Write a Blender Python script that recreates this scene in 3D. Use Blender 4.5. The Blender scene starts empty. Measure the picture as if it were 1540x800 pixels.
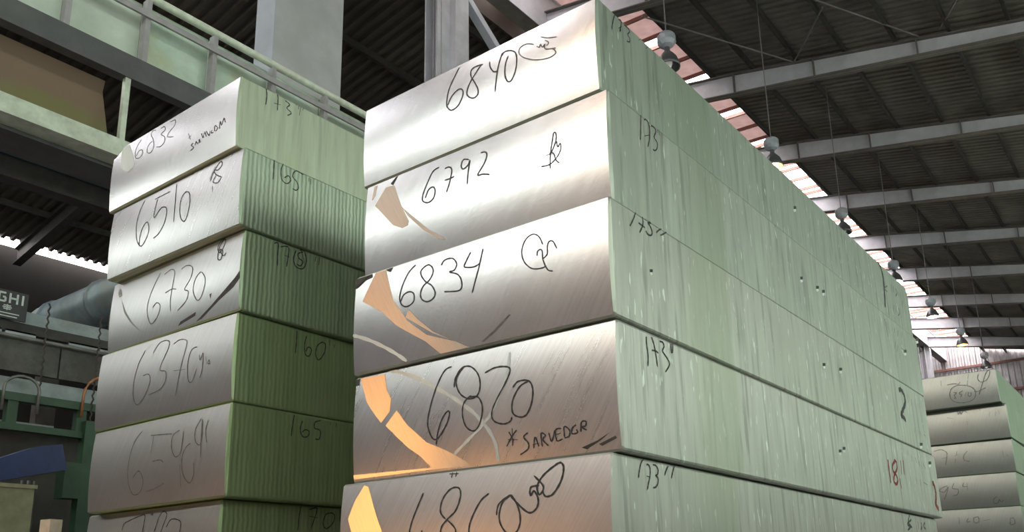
import bpy, bmesh, math, random
from mathutils import Vector, Matrix
random.seed(7)
sc = bpy.context.scene
col = sc.collection

# ------------------------------------------------------------------ camera
EYE = 1.5
FWD = Vector((-0.5896, 0.7664, 0.2549)).normalized()
RIGHT = Vector((0.7897, 0.6133, -0.0175)).normalized()
UP = RIGHT.cross(FWD).normalized()
RIGHT = FWD.cross(UP).normalized()
FPX, PCX, PCY = 1301.55, 771.08, 539.03
cd = bpy.data.cameras.new('camera')
cam = bpy.data.objects.new('camera', cd)
col.objects.link(cam)
cd.sensor_width = 36.0
cd.lens = 36.0 * FPX / 1540.0
cd.shift_x = (770.0 - PCX) / 1540.0
cd.shift_y = (PCY - 400.0) / 1540.0
cd.clip_end = 400
M3 = Matrix((RIGHT, UP, -FWD)).transposed()
cam.matrix_world = Matrix.Translation((0, 0, EYE)) @ M3.to_4x4()
sc.camera = cam

# ------------------------------------------------------------------ sky, daylight, exposure
w = bpy.data.worlds.new('overcast_sky')
sc.world = w
w.use_nodes = True
bg = w.node_tree.nodes['Background']
bg.inputs[0].default_value = (1.0, 0.95, 0.93, 1)
bg.inputs[1].default_value = 12.0

def area(name, loc, rot, sx, sy, power, colr):
    l = bpy.data.lights.new(name, 'AREA')
    l.shape = 'RECTANGLE'; l.size = sx; l.size_y = sy
    l.energy = power; l.color = colr
    o = bpy.data.objects.new(name, l); col.objects.link(o)
    o.location = loc; o.rotation_euler = rot
    return o
# side window daylight, plus clerestory and slope rooflight lamps added for the ingot ends
area('added_clerestory_light', (-9.5, -9.85, 11.5), (math.radians(90), 0, 0), 35, 2.2, 980, (0.97, 0.97, 1.0))
area('added_rooflight_light', (-17.6, -3.6, 14.40), (0, math.radians(-10.5), 0), 6.0, 11.5, 850, (0.97, 0.97, 1.0))
area('side_window_daylight', (11.3, 10, 8.0), (math.radians(90), 0, math.radians(90)), 38, 4.2, 880, (1.0, 1.0, 0.97))
sc.view_settings.view_transform = 'Standard'
sc.view_settings.look = 'None'
sc.view_settings.gamma = 1.0
sc.view_settings.use_curve_mapping = False
sc.view_settings.exposure = 0.0
sc.cycles.use_denoising = True
sc.cycles.max_bounces = 8
sc.cycles.transparent_max_bounces = 8

# ------------------------------------------------------------------ pixel helpers (a pixel gives a direction, a surface gives the distance)
C = Vector((0, 0, EYE))
def ray(u, v):
    return FWD + RIGHT * ((u - PCX) / FPX) - UP * ((v - PCY) / FPX)
def hit(u, v, p0, n):
    q = ray(u, v)
    return C + q * ((p0 - C).dot(n) / q.dot(n))
def onx(u, v, x):
    return hit(u, v, Vector((x, 0, 0)), Vector((1, 0, 0)))

# ------------------------------------------------------------------ materials
MATS = {}
def nodes(name):
    m = bpy.data.materials.new(name); m.use_nodes = True
    MATS[name] = m
    return m, m.node_tree.nodes, m.node_tree.links, m.node_tree.nodes['Principled BSDF']
def ramp(N, L, src, stops):
    r = N.new('ShaderNodeValToRGB')
    e = r.color_ramp.elements
    e[0].position, e[0].color = stops[0][0], (*stops[0][1], 1)
    e[1].position, e[1].color = stops[-1][0], (*stops[-1][1], 1)
    for p, c in stops[1:-1]:
        k = e.new(p); k.color = (*c, 1)
    L.new(src, r.inputs[0])
    return r
def coords(N, L, scale=(1, 1, 1), rot=(0, 0, 0), loc=(0, 0, 0)):
    t = N.new('ShaderNodeTexCoord'); mp = N.new('ShaderNodeMapping')
    mp.inputs['Scale'].default_value = scale; mp.inputs['Rotation'].default_value = rot
    mp.inputs['Location'].default_value = loc
    L.new(t.outputs['Object'], mp.inputs[0])
    return mp.outputs[0]
def noise(N, L, vec, scale=5, detail=4, rough=0.6):
    n = N.new('ShaderNodeTexNoise')
    n.inputs['Scale'].default_value = scale; n.inputs['Detail'].default_value = detail
    n.inputs['Roughness'].default_value = rough
    L.new(vec, n.inputs['Vector'])
    return n.outputs['Fac']
def mixc(N, L, fac, a, b, mode='MIX'):
    m = N.new('ShaderNodeMix'); m.data_type = 'RGBA'; m.blend_type = mode
    if isinstance(fac, (int, float)): m.inputs[0].default_value = fac
    else: L.new(fac, m.inputs[0])
    for i, s in ((6, a), (7, b)):
        if isinstance(s, tuple): m.inputs[i].default_value = (*s, 1)
        else: L.new(s, m.inputs[i])
    return m.outputs[2]
def bump(N, L, h, strength, dist, bsdf, prev=None):
    b = N.new('ShaderNodeBump')
    b.inputs['Strength'].default_value = strength; b.inputs['Distance'].default_value = dist
    L.new(h, b.inputs['Height'])
    if prev is not None: L.new(prev, b.inputs['Normal'])
    L.new(b.outputs[0], bsdf.inputs['Normal'])
    return b.outputs[0]
def plain(name, c, rough=0.6, metal=0.0, var=0.25, scale=6, dirt=None):
    m, N, L, b = nodes(name)
    v = coords(N, L)
    f = noise(N, L, v, scale, 5)
    lo = tuple(x * (1 - var) for x in c); hi = tuple(min(1, x * (1 + var)) for x in c)
    r = ramp(N, L, f, [(0.3, lo), (0.7, hi)])
    out = r.outputs[0]
    if dirt:
        f2 = noise(N, L, v, scale * 0.35, 6, 0.7)
        r2 = ramp(N, L, f2, [(0.5, (0, 0, 0)), (0.68, (1, 1, 1))])
        out = mixc(N, L, r2.outputs[0], out, dirt)
    L.new(out, b.inputs['Base Color'])
    b.inputs['Roughness'].default_value = rough
    b.inputs['Metallic'].default_value = metal
    bump(N, L, f, 0.15, 0.01, b)
    return m
def emit(name, c, s):
    m, N, L, b = nodes(name)
    b.inputs['Base Color'].default_value = (*c, 1)
    b.inputs['Emission Color'].default_value = (*c, 1)
    b.inputs['Emission Strength'].default_value = s
    return m

def sawn_face(name, c, rough, aniso, ang, seed):
    """bandsawn aluminium end face: fine slanted saw marks"""
    m, N, L, b = nodes(name)
    v = coords(N, L, (1, 1, 1), (0, math.radians(-ang), 0), (seed, 0, seed * 2))
    mp = N.new('ShaderNodeMapping'); mp.inputs['Scale'].default_value = (45, 1, 0.7)
    L.new(v, mp.inputs[0])
    f = noise(N, L, mp.outputs[0], 3.0, 6, 0.62)
    mp2 = N.new('ShaderNodeMapping'); mp2.inputs['Scale'].default_value = (22, 1, 0.8)
    L.new(v, mp2.inputs[0])
    f2 = noise(N, L, mp2.outputs[0], 2.0, 3, 0.5)
    r = ramp(N, L, f, [(0.25, tuple(x * 0.86 for x in c)), (0.75, tuple(min(1, x * 1.06) for x in c))])
    f3 = noise(N, L, coords(N, L, (1, 1, 1), (0, 0, 0), (seed * 3, 1, 0)), 2.3, 5, 0.65)
    r3 = ramp(N, L, f3, [(0.45, (1, 1, 1)), (0.8, (0.88, 0.86, 0.85))])
    L.new(mixc(N, L, 1.0, r.outputs[0], r3.outputs[0], 'MULTIPLY'), b.inputs['Base Color'])
    b.inputs['Metallic'].default_value = 1.0
    rr = N.new('ShaderNodeMapRange')
    rr.inputs[1].default_value = 0.3; rr.inputs[2].default_value = 0.7
    rr.inputs[3].default_value = rough - 0.012; rr.inputs[4].default_value = rough + 0.015
    L.new(f2, rr.inputs[0]); L.new(rr.outputs[0], b.inputs['Roughness'])
    b.inputs['Anisotropic'].default_value = aniso
    tv = N.new('ShaderNodeVectorTransform'); tv.vector_type = 'VECTOR'
    tv.convert_from = 'OBJECT'; tv.convert_to = 'WORLD'
    a = math.radians(90 - ang)
    tv.inputs[0].default_value = (math.cos(a), 0, math.sin(a))
    L.new(tv.outputs[0], b.inputs['Tangent'])
    return m

def cast_side(name, c, dark, streak, ripple=0.0, rough=0.42, seed=0.0, flecks=True, band=False):
    """as-cast long side of an ingot: vertical run marks, ripples, scuffs"""
    m, N, L, b = nodes(name)
    v = coords(N, L, (1, 1, 1), (0, 0, 0), (seed, seed * 1.7, 0))
    mp = N.new('ShaderNodeMapping'); mp.inputs['Scale'].default_value = (1, 14, 1.1)
    L.new(v, mp.inputs[0])
    f = noise(N, L, mp.outputs[0], 1.4, 6, 0.65)
    r = ramp(N, L, f, [(0.28, tuple(x * 0.78 for x in c)), (0.5, c), (0.72, tuple(min(1, x * 1.18) for x in c))])
    big = noise(N, L, v, 1.6, 4, 0.6)
    o = mixc(N, L, ramp(N, L, big, [(0.35, (0, 0, 0)), (0.7, (0.75, 0.75, 0.75))]).outputs[0], r.outputs[0], dark)
    # narrow dark vertical streaks
    mp2 = N.new('ShaderNodeMapping'); mp2.inputs['Scale'].default_value = (1, 26, 2.2)
    L.new(v, mp2.inputs[0])
    st = noise(N, L, mp2.outputs[0], 1.0, 3, 0.55)
    o = mixc(N, L, ramp(N, L, st, [(0.54, (0, 0, 0)), (0.67, (streak, streak, streak))]).outputs[0], o, tuple(x * 0.45 for x in c))
    if flecks:
        mp3 = N.new('ShaderNodeMapping'); mp3.inputs['Scale'].default_value = (1, 34, 7)
        L.new(v, mp3.inputs[0])
        fl = noise(N, L, mp3.outputs[0], 1.3, 2, 0.5)
        o = mixc(N, L, ramp(N, L, fl, [(0.66, (0, 0, 0)), (0.70, (0.7, 0.7, 0.7))]).outputs[0], o, (0.85, 0.92, 0.85))
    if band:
        # post's reflection painted in as an olive band, soft on one edge
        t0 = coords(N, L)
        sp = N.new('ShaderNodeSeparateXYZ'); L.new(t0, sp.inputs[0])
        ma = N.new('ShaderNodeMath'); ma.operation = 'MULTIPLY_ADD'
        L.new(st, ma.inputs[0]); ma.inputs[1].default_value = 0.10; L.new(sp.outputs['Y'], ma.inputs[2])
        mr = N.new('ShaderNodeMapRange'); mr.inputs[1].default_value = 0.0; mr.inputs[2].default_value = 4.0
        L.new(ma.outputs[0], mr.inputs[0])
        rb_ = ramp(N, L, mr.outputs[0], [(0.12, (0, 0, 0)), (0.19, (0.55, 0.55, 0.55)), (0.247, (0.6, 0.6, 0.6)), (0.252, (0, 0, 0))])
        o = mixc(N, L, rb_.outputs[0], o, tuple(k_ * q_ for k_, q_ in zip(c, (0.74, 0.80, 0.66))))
    L.new(o, b.inputs['Base Color'])
    b.inputs['Metallic'].default_value = 0.55
    b.inputs['Roughness'].default_value = rough
    nrm = bump(N, L, f, 0.25, 0.006, b)
    if ripple:
        wv = N.new('ShaderNodeTexWave'); wv.bands_direction = 'Y'
        wv.inputs['Scale'].default_value = 12.0; wv.inputs['Distortion'].default_value = 2.2
        wv.inputs['Detail'].default_value = 3; wv.inputs['Detail Scale'].default_value = 1.6
        L.new(v, wv.inputs['Vector'])
        bump(N, L, wv.outputs['Fac'], ripple, 0.008, b, nrm)
    return m

sawn_main = [sawn_face('sawn_end_%d' % i, (0.82, 0.805, 0.83), r, 0.55, 33, i * 1.37)
             for i, r in enumerate((0.24, 0.24, 0.25, 0.28, 0.33))]
sawn_left = [sawn_face('sawn_end_dull_dim_%d' % i, c, r, 0.5, 30, 9 + i * 1.37)  # rougher, and darker down the stack: the fading light is painted in
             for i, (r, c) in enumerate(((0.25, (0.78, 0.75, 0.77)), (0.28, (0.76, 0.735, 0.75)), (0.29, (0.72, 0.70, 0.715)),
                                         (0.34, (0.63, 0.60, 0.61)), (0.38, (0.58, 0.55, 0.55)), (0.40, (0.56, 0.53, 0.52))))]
sawn_far = sawn_face('sawn_end_far', (0.37, 0.39, 0.375), 0.34, 0.4, 20, 31)
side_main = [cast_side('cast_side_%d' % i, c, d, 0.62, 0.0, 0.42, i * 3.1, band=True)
             for i, (c, d) in enumerate((((0.43, 0.49, 0.425), (0.37, 0.425, 0.365)), ((0.46, 0.505, 0.45), (0.41, 0.45, 0.39)),
                                         ((0.50, 0.525, 0.47), (0.45, 0.47, 0.41)), ((0.535, 0.545, 0.505), (0.48, 0.49, 0.445)),
                                         ((0.55, 0.55, 0.515), (0.49, 0.49, 0.45))))]
side_left = [cast_side('cast_side_green_%d' % i, c, d, 0.25, rp, 0.45, 40 + i * 2.3, False)  # skylight's green tint and the gap's deepening shade painted into the base
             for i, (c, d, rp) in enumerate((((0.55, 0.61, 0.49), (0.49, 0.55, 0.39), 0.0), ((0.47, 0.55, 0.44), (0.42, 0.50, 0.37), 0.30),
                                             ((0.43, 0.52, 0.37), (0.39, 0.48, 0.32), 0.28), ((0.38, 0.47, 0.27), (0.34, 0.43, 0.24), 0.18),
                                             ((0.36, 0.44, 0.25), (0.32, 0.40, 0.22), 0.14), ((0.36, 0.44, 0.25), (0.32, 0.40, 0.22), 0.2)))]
side_far = cast_side('cast_side_far', (0.33, 0.40, 0.31), (0.27, 0.34, 0.25), 0.3, 0.2, 0.45, 77, False)

def polished(name, c, rough, seed, tilt=0.18):
    m, N, L, b = nodes(name)
    v = coords(N, L, (1, 1, 1), (0, math.radians(30), 0), (seed, 0, 0))
    mp = N.new('ShaderNodeMapping'); mp.inputs['Scale'].default_value = (40, 1, 2)
    L.new(v, mp.inputs[0])
    f = noise(N, L, mp.outputs[0], 3, 4, 0.6)
    L.new(ramp(N, L, f, [(0.3, tuple(x * 0.9 for x in c)), (0.7, c)]).outputs[0], b.inputs['Base Color'])
    b.inputs['Metallic'].default_value = 1.0
    b.inputs['Roughness'].default_value = rough
    b.inputs['Anisotropic'].default_value = 0.9
    tv = N.new('ShaderNodeVectorTransform'); tv.vector_type = 'VECTOR'
    tv.convert_from = 'OBJECT'; tv.convert_to = 'WORLD'
    tv.inputs[0].default_value = (0, 0, 1)
    L.new(tv.outputs[0], b.inputs['Tangent'])
    # the grooves of the overlapping cut lean slightly downwards
    tn = N.new('ShaderNodeVectorTransform'); tn.vector_type = 'NORMAL'
    tn.convert_from = 'OBJECT'; tn.convert_to = 'WORLD'
    tn.inputs[0].default_value = (0, -0.983, -tilt)
    L.new(tn.outputs[0], b.inputs['Normal'])
    return m
POL = polished('polished_saw_overlap', (0.90, 0.86, 0.80), 0.33, 3)

INK = plain('marker_ink', (0.05, 0.05, 0.055), 0.6, 0, 0.3, 40)
INKF = plain('faded_marker_ink', (0.20, 0.185, 0.18), 0.55, 0.3, 0.3, 60)
REDINK = plain('red_marker_ink', (0.30, 0.035, 0.03), 0.6, 0, 0.3, 40)
CHALK = plain('white_scuff', (0.85, 0.90, 0.85), 0.5, 0.3, 0.1, 40)
GRIME = plain('dark_grime', (0.07, 0.065, 0.06), 0.7, 0.1, 0.4, 30)
CONC = plain('concrete_floor', (0.27, 0.265, 0.27), 0.75, 0, 0.25, 1.2, (0.18, 0.175, 0.17))
SHEET = plain('roof_sheet', (0.20, 0.185, 0.165), 0.7, 0.1, 0.25, 0.8, (0.15, 0.125, 0.105))
SHEETL = plain('roof_sheet_sooty', (0.085, 0.07, 0.055), 0.75, 0.1, 0.3, 0.8, (0.05, 0.04, 0.032))
STEEL = plain('rafter_paint', (0.56, 0.55, 0.61), 0.6, 0.0, 0.12, 2, (0.46, 0.45, 0.48))
DSTEEL = plain('dark_steel', (0.055, 0.050, 0.046), 0.65, 0.2, 0.3, 4)
PURL = plain('purlin_steel', (0.045, 0.040, 0.037), 0.65, 0.2, 0.3, 4)
GALV = plain('galvanised_wall_sheet', (0.42, 0.40, 0.42), 0.5, 0.4, 0.2, 1.5, (0.30, 0.27, 0.27))
GIRT = plain('red_oxide_steel', (0.22, 0.10, 0.08), 0.7, 0.0, 0.3, 4)
CHAN = plain('grey_channel_paint', (0.10, 0.098, 0.105), 0.6, 0.1, 0.2, 3)
PANEL = plain('pale_green_panel', (0.56, 0.62, 0.56), 0.55, 0.0, 0.12, 2.2, (0.52, 0.57, 0.48))
PANELG = plain('stained_green_panel', (0.52, 0.63, 0.54), 0.55, 0.0, 0.15, 3.0, (0.50, 0.53, 0.36))
RAILM = plain('rail_paint', (0.62, 0.68, 0.58), 0.45, 0.1, 0.2, 6, (0.50, 0.52, 0.44))
POSTM = plain('post_grey_paint', (0.36, 0.34, 0.36), 0.6, 0.0, 0.15, 5)
COLM = plain('column_plaster', (0.45, 0.45, 0.47), 0.8, 0.0, 0.12, 1.3, (0.40, 0.43, 0.40))
COLD = plain('column_blue_side', (0.42, 0.45, 0.50), 0.8, 0.0, 0.12, 1.3)
DUCT = plain('duct_galvanised', (0.20, 0.26, 0.28), 0.45, 0.4, 0.3, 3, (0.20, 0.22, 0.20))
GREEN = plain('machine_green', (0.022, 0.065, 0.032), 0.5, 0.0, 0.25, 5, (0.02, 0.05, 0.03))
BLUE = plain('machine_blue', (0.014, 0.030, 0.13), 0.45, 0.0, 0.25, 5, (0.02, 0.03, 0.10))
BEIGE = plain('box_beige', (0.30, 0.30, 0.20), 0.7, 0.0, 0.2, 6)
WHITEP = plain('dirty_white_plate', (0.30, 0.34, 0.37), 0.6, 0.0, 0.2, 5, (0.25, 0.24, 0.22))
DIRTY = plain('grimy_plate', (0.075, 0.07, 0.065), 0.75, 0.0, 0.35, 3, (0.14, 0.145, 0.14))
HOOP = plain('hoop_steel', (0.20, 0.20, 0.19), 0.5, 0.6, 0.2, 8)
HOOPC = plain('hoop_copper', (0.36, 0.17, 0.08), 0.5, 0.5, 0.2, 8)
TIMBER = plain('timber', (0.62, 0.50, 0.40), 0.75, 0, 0.2, 12, (0.50, 0.50, 0.35))
SIGNB = plain('sign_board', (0.045, 0.045, 0.05), 0.6, 0, 0.1, 6)
SIGNW = plain('sign_lettering', (0.62, 0.66, 0.66), 0.6, 0, 0.1, 20)
BLUEB = plain('blue_flange', (0.06, 0.16, 0.24), 0.6, 0, 0.3, 3)
CYAN = plain('cyan_bracket', (0.30, 0.58, 0.66), 0.5, 0, 0.15, 3)
HANGER = plain('lamp_cable', (0.22, 0.21, 0.20), 0.6, 0.3, 0.1, 5)
BALLAST = plain('lamp_gear_box', (0.40, 0.42, 0.48), 0.5, 0.2, 0.15, 8)
BELL = plain('lamp_bell', (0.16, 0.16, 0.17), 0.4, 0.5, 0.2, 8)
WOODB = plain('bearer_timber', (0.20, 0.14, 0.09), 0.8, 0, 0.3, 8)

def rust_sheet():
    m, N, L, b = nodes('rusted_sheet')
    v = coords(N, L)
    n1 = noise(N, L, v, 3.0, 6, 0.7)
    sx = N.new('ShaderNodeSeparateXYZ'); L.new(v, sx.inputs[0])
    ad = N.new('ShaderNodeMath'); ad.operation = 'MULTIPLY_ADD'
    L.new(n1, ad.inputs[0]); ad.inputs[1].default_value = 0.35
    L.new(sx.outputs['Z'], ad.inputs[2])
    r = ramp(N, L, ad.outputs[0], [(0.58, (0.17, 0.19, 0.05)), (0.72, (0.20, 0.13, 0.09))])
    L.new(mixc(N, L, n1, r.outputs[0], (0.22, 0.15, 0.11)), b.inputs['Base Color'])
    b.inputs['Roughness'].default_value = 0.8
    bump(N, L, n1, 0.3, 0.02, b)
    return m
RUST = rust_sheet()

def skylight_pane(name, c, tr):
    m, N, L, b = nodes(name)
    out = N['Material Output']
    f = noise(N, L, coords(N, L), 2.5, 4)
    t = N.new('ShaderNodeBsdfTranslucent')
    L.new(ramp(N, L, f, [(0.3, tuple(x * 0.8 for x in c)), (0.7, c)]).outputs[0], t.inputs[0])
    tp = N.new('ShaderNodeBsdfTransparent'); tp.inputs[0].default_value = (*[min(1, x * 1.3) for x in c], 1)
    mx = N.new('ShaderNodeMixShader'); mx.inputs[0].default_value = tr
    L.new(t.outputs[0], mx.inputs[1]); L.new(tp.outputs[0], mx.inputs[2])
    L.new(mx.outputs[0], out.inputs['Surface'])
    return m
PINK = skylight_pane('rooflight_pinkish', (0.225, 0.183, 0.177), 0.005)
CLEAR = skylight_pane('rooflight_clear', (0.90, 0.88, 0.87), 0.8)
GLASSG = skylight_pane('side_glazing_green', (0.35, 0.42, 0.36), 0.05)

# ------------------------------------------------------------------ mesh builder
class MB:
    def __init__(s): s.v = []; s.f = []; s.mi = []
    def quadbox(s, a, b, c, d, off, mi=0):
        """a,b,c,d quad (Vectors) extruded by off"""
        n = len(s.v); q = [Vector(p) for p in (a, b, c, d)]; off = Vector(off)
        s.v += q + [p + off for p in q]
        for f in ((0, 1, 2, 3), (7, 6, 5, 4), (0, 4, 5, 1), (1, 5, 6, 2), (2, 6, 7, 3), (3, 7, 4, 0)):
            s.f.append([n + i for i in f]); s.mi.append(mi)
        return s
    def box(s, x0, x1, y0, y1, z0, z1, mi=0):
        return s.quadbox((x0, y0, z0), (x1, y0, z0), (x1, y1, z0), (x0, y1, z0), (0, 0, z1 - z0), mi)
    def beam(s, p, q, wd, ht, up=(0, 0, 1), mi=0):
        p = Vector(p); q = Vector(q); d = (q - p).normalized(); up = Vector(up)
        sd = d.cross(up).normalized() * wd / 2; u = sd.cross(d).normalized() * ht / 2
        return s.quadbox(p - sd - u, p + sd - u, p + sd + u, p - sd + u, q - p, mi)
    def tube(s, pts, r, seg=8, mi=0, cap=True):
        pts = [Vector(p) for p in pts]; n0 = len(s.v); k = len(pts)
        for i, p in enumerate(pts):
            d = (pts[min(i + 1, k - 1)] - pts[max(i - 1, 0)]).normalized()
            a = d.cross(Vector((0.123, 0.456, 0.88))).normalized(); b = d.cross(a)
            rr = r[i] if isinstance(r, (list, tuple)) else r
            for j in range(seg):
                t = 2 * math.pi * j / seg
                s.v.append(p + (a * math.cos(t) + b * math.sin(t)) * rr)
        for i in range(k - 1):
            for j in range(seg):
                j2 = (j + 1) % seg
                s.f.append([n0 + i * seg + j, n0 + i * seg + j2, n0 + (i + 1) * seg + j2, n0 + (i + 1) * seg + j]); s.mi.append(mi)
        if cap:
            s.f.append([n0 + j for j in range(seg)][::-1]); s.mi.append(mi)
            s.f.append([n0 + (k - 1) * seg + j for j in range(seg)]); s.mi.append(mi)
        return s
    def lathe(s, prof, seg=16, c=(0, 0, 0), mi=0):
        n0 = len(s.v); c = Vector(c)
        for r, z in prof:
            for j in range(seg):
                t = 2 * math.pi * j / seg
                s.v.append(c + Vector((r * math.cos(t), r * math.sin(t), z)))
        for i in range(len(prof) - 1):
            for j in range(seg):
                j2 = (j + 1) % seg
                s.f.append([n0 + i * seg + j, n0 + i * seg + j2, n0 + (i + 1) * seg + j2, n0 + (i + 1) * seg + j]); s.mi.append(mi)
        return s
    def poly(s, pts, off, mi=0):
        n = len(s.v); k = len(pts); off = Vector(off); q = [Vector(p) for p in pts]
        s.v += q + [p + off for p in q]
        s.f.append(list(range(n, n + k))[::-1]); s.mi.append(mi)
        s.f.append(list(range(n + k, n + 2 * k))); s.mi.append(mi)
        for i in range(k):
            j = (i + 1) % k
            s.f.append([n + i, n + j, n + k + j, n + k + i]); s.mi.append(mi)
        return s
    def mesh(s, name, mats, smooth=False, recalc=True):
        me = bpy.data.meshes.new(name)
        me.from_pydata([tuple(p) for p in s.v], [], s.f)
        for m in (mats if isinstance(mats, (list, tuple)) else [mats]): me.materials.append(m)
        for p, i in zip(me.polygons, s.mi): p.material_index = i; p.use_smooth = smooth
        if recalc:
            bm = bmesh.new(); bm.from_mesh(me)
            bmesh.ops.recalc_face_normals(bm, faces=bm.faces); bm.to_mesh(me); bm.free()
        me.update()
        return me
    def build(s, name, mats, parent=None, smooth=False, loc=(0, 0, 0), recalc=True):
        o = bpy.data.objects.new(name, s.mesh(name, mats, smooth, recalc)); col.objects.link(o)
        o.location = loc
        if parent: o.parent = parent
        return o
def empty(name, loc=(0, 0, 0), rz=0):
    o = bpy.data.objects.new(name, None); col.objects.link(o)
    o.location = loc; o.rotation_euler.z = rz; o.empty_display_size = 0.1
    return o
def link(name, me, parent=None, loc=(0, 0, 0)):
    o = bpy.data.objects.new(name, me); col.objects.link(o); o.location = loc
    if parent: o.parent = parent
    return o
def tag(o, label, cat, group=None):
    o['label'] = label; o['category'] = cat
    if group: o['group'] = group
    return o
def structure(o, label):
    o['kind'] = 'structure'; o['label'] = label; o['category'] = o.name.split('_')[0].split('.')[0]
    return o

# ================================================================== the hall
SLOPE = 0.19
def raf_bot(x): return 14.70 - 0.17 * (x + 8.1)
def raf_dep(x): return max(0.36, 0.63 - 0.036 * (x + 8.1)) if x > -8.1 else 0.63
def skin(x): return 15.52 - 0.203 * (x + 8.1)
def lskin(x): return 15.75 - 0.185 * (-x - 11.3)
YB = [-9, -4, 1, 6, 11, 16, 21, 26, 31, 36, 41, 46, 51, 56]
Y0, Y1, XR, XL = -10.0, 61.0, 11.6, -29.0

fl = MB().box(XL - 1, XR + 1, Y0 - 1, Y1 + 1, -0.3, 0).build('floor', CONC)
structure(fl, 'grey concrete floor of the hall')

def corrugated(y0, y1, pts, period, depth, name, mat, parent=None):
    """sheet with ribs running across x; pts = [(x,z)...]"""
    n = int((y1 - y0) / period); prof = []
    for i in range(n):
        y = y0 + i * period
        prof += [(y, 0), (y + period * 0.38, 0), (y + period * 0.5, depth), (y + period * 0.88, depth)]
    mb = MB()
    for y, d in prof:
        for x, z in pts: mb.v.append(Vector((x, y, z + d)))
    k = len(pts)
    for i in range(len(prof) - 1):
        for j in range(k - 1):
            a = i * k + j
            mb.f.append([a, a + 1, a + k + 1, a + k]); mb.mi.append(0)
    return mb.build(name, mat, parent, recalc=False)
ceil = corrugated(Y0, Y1, [(-8.85, skin(-8.85)), (XR, skin(XR))], 0.24, 0.045, 'ceiling', SHEET)
structure(ceil, 'dark corrugated roof slope carried on grey rafters beside the ridge light')
ceil2 = corrugated(Y0, Y1, [(-12.1, lskin(-12.1)), (-28.55, lskin(-28.55))], 0.30, 0.09, 'ceiling', SHEETL)
structure(ceil2, 'sooty corrugated roof slope ending in a bright eaves gap')

# rafters: tapered I beams
def rafter(xs, bot, dep, name, parent, mat, y, stiff):
    mb = MB()
    for a, b in zip(xs[:-1], xs[1:]):
        za, zb, da, db = bot(a), bot(b), dep(a), dep(b)
        mb.quadbox((a, -0.012, za), (b, -0.012, zb), (b, -0.012, zb + db), (a, -0.012, za + da), (0, 0.024, 0))
        mb.quadbox((a, -0.13, za), (b, -0.13, zb), (b, -0.13, zb + 0.025), (a, -0.13, za + 0.025), (0, 0.26, 0), 1)
        mb.quadbox((a, -0.13, za + da - 0.025), (b, -0.13, zb + db - 0.025), (b, -0.13, zb + db), (a, -0.13, za + da), (0, 0.26, 0), 1)
    o = mb.build(name, [mat, DSTEEL if mat is DSTEEL else FLG], parent, loc=(0, y, 0))
    for x in stiff:
        st = MB().quadbox((x - 0.012, -0.125, bot(x)), (x + 0.012, -0.125, bot(x)), (x + 0.012, -0.125, bot(x) + dep(x)), (x - 0.012, -0.125, bot(x) + dep(x)), (0, 0.25, 0))
        st.build('stiffener', FLG, o)
    return o
FLG = plain('rafter_flange', (0.16, 0.14, 0.125), 0.6, 0.1, 0.2, 4)
for y in YB:
    rafter([-11.0, -8.1, -1.2, XR], raf_bot, raf_dep, 'rafter', ceil, STEEL, y, (-8.1, -5.9, -3.4))
def lbot(x): return lskin(x) - 0.75
for y in YB:
    rafter([-28.6, -11.3], lbot, lambda x: 0.55, 'rafter', ceil2, DSTEEL, y, ())
# purlins
x = -8.75; i = 0
while x < XR:
    z = skin(x)
    MB().box(-0.035, 0.035, Y0, Y1, -0.17, -0.005).build('purlin', PURL, ceil, loc=(x, 0, z)); x += 1.22
x = -12.6
while x > -28.4:
    MB().box(-0.05, 0.05, Y0, Y1, -0.20, -0.005).build('purlin', PURL, ceil2, loc=(x, 0, lskin(x))); x -= 2.3
# roof bracing rods
for a, b in (((-8.9, 17.2, 15.45), (-6.4, 20.9, 14.98)), ((-5.3, 17.8, 14.78), (-3.32, 20.9, 14.39)),
             ((-6.35, 20.86, 14.97), (-4.9, 18.7, 14.70)), ((-2.84, 20.79, 14.3), (-2.0, 19.2, 14.15)),
             ((-9.1, 11.2, 15.5), (-5.3, 17.8, 14.78))):
    MB().tube([a, b], 0.022, 6).build('bracing_rod', HANGER, ceil)

# ridge rooflight: panes on bars
rl = empty('window_1', (0, 0, 0))
structure(rl, 'ridge rooflight of pinkish and clear sheets on cross bars'); rl['category'] = 'window'
def zrl(x): return 16.55 - 0.03 * (x + 10.4)
pm = {}
for key, mat in (('p', PINK), ('c', CLEAR)):
    for wd in (1.0, 0.5):
        pm[key, wd] = MB().quadbox((-12.6, 0.03, zrl(-12.6)), (-8.2, 0.03, zrl(-8.2)), (-8.2, wd - 0.03, zrl(-8.2)), (-12.6, wd - 0.03, zrl(-12.6)), (0, 0, 0.012)).mesh('pane', mat)
barm = MB().box(-12.6, -8.2, -0.03, 0.03, -0.10, 0.02)
bar_me = barm.mesh('glazing_bar', GIRT)
for v in bar_me.vertices: v.co.z += zrl(v.co.x)
y = Y0; seq = [('p', 1.0), ('p', 1.0), ('c', 0.5), ('p', 1.0), ('p', 1.0), ('c', 0.5)]; k = 0
while y < Y1 - 1:
    key, wd = seq[k % 6]; k += 1
    if y > 40 or (y > 27 and k % 3): key = 'c'
    link('pane', pm[key, wd], rl, (0, y, 0)); link('glazing_bar', bar_me, rl, (0, y, 0)); y += wd
# upstands of the rooflight
MB().box(-8.9, -8.84, Y0, Y1, skin(-8.87), zrl(-8.8)).build('upstand', SHEET, rl)
MB().box(-12.16, -12.1, Y0, Y1, lskin(-12.1), zrl(-12.1)).build('upstand', SHEETL, rl)

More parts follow.
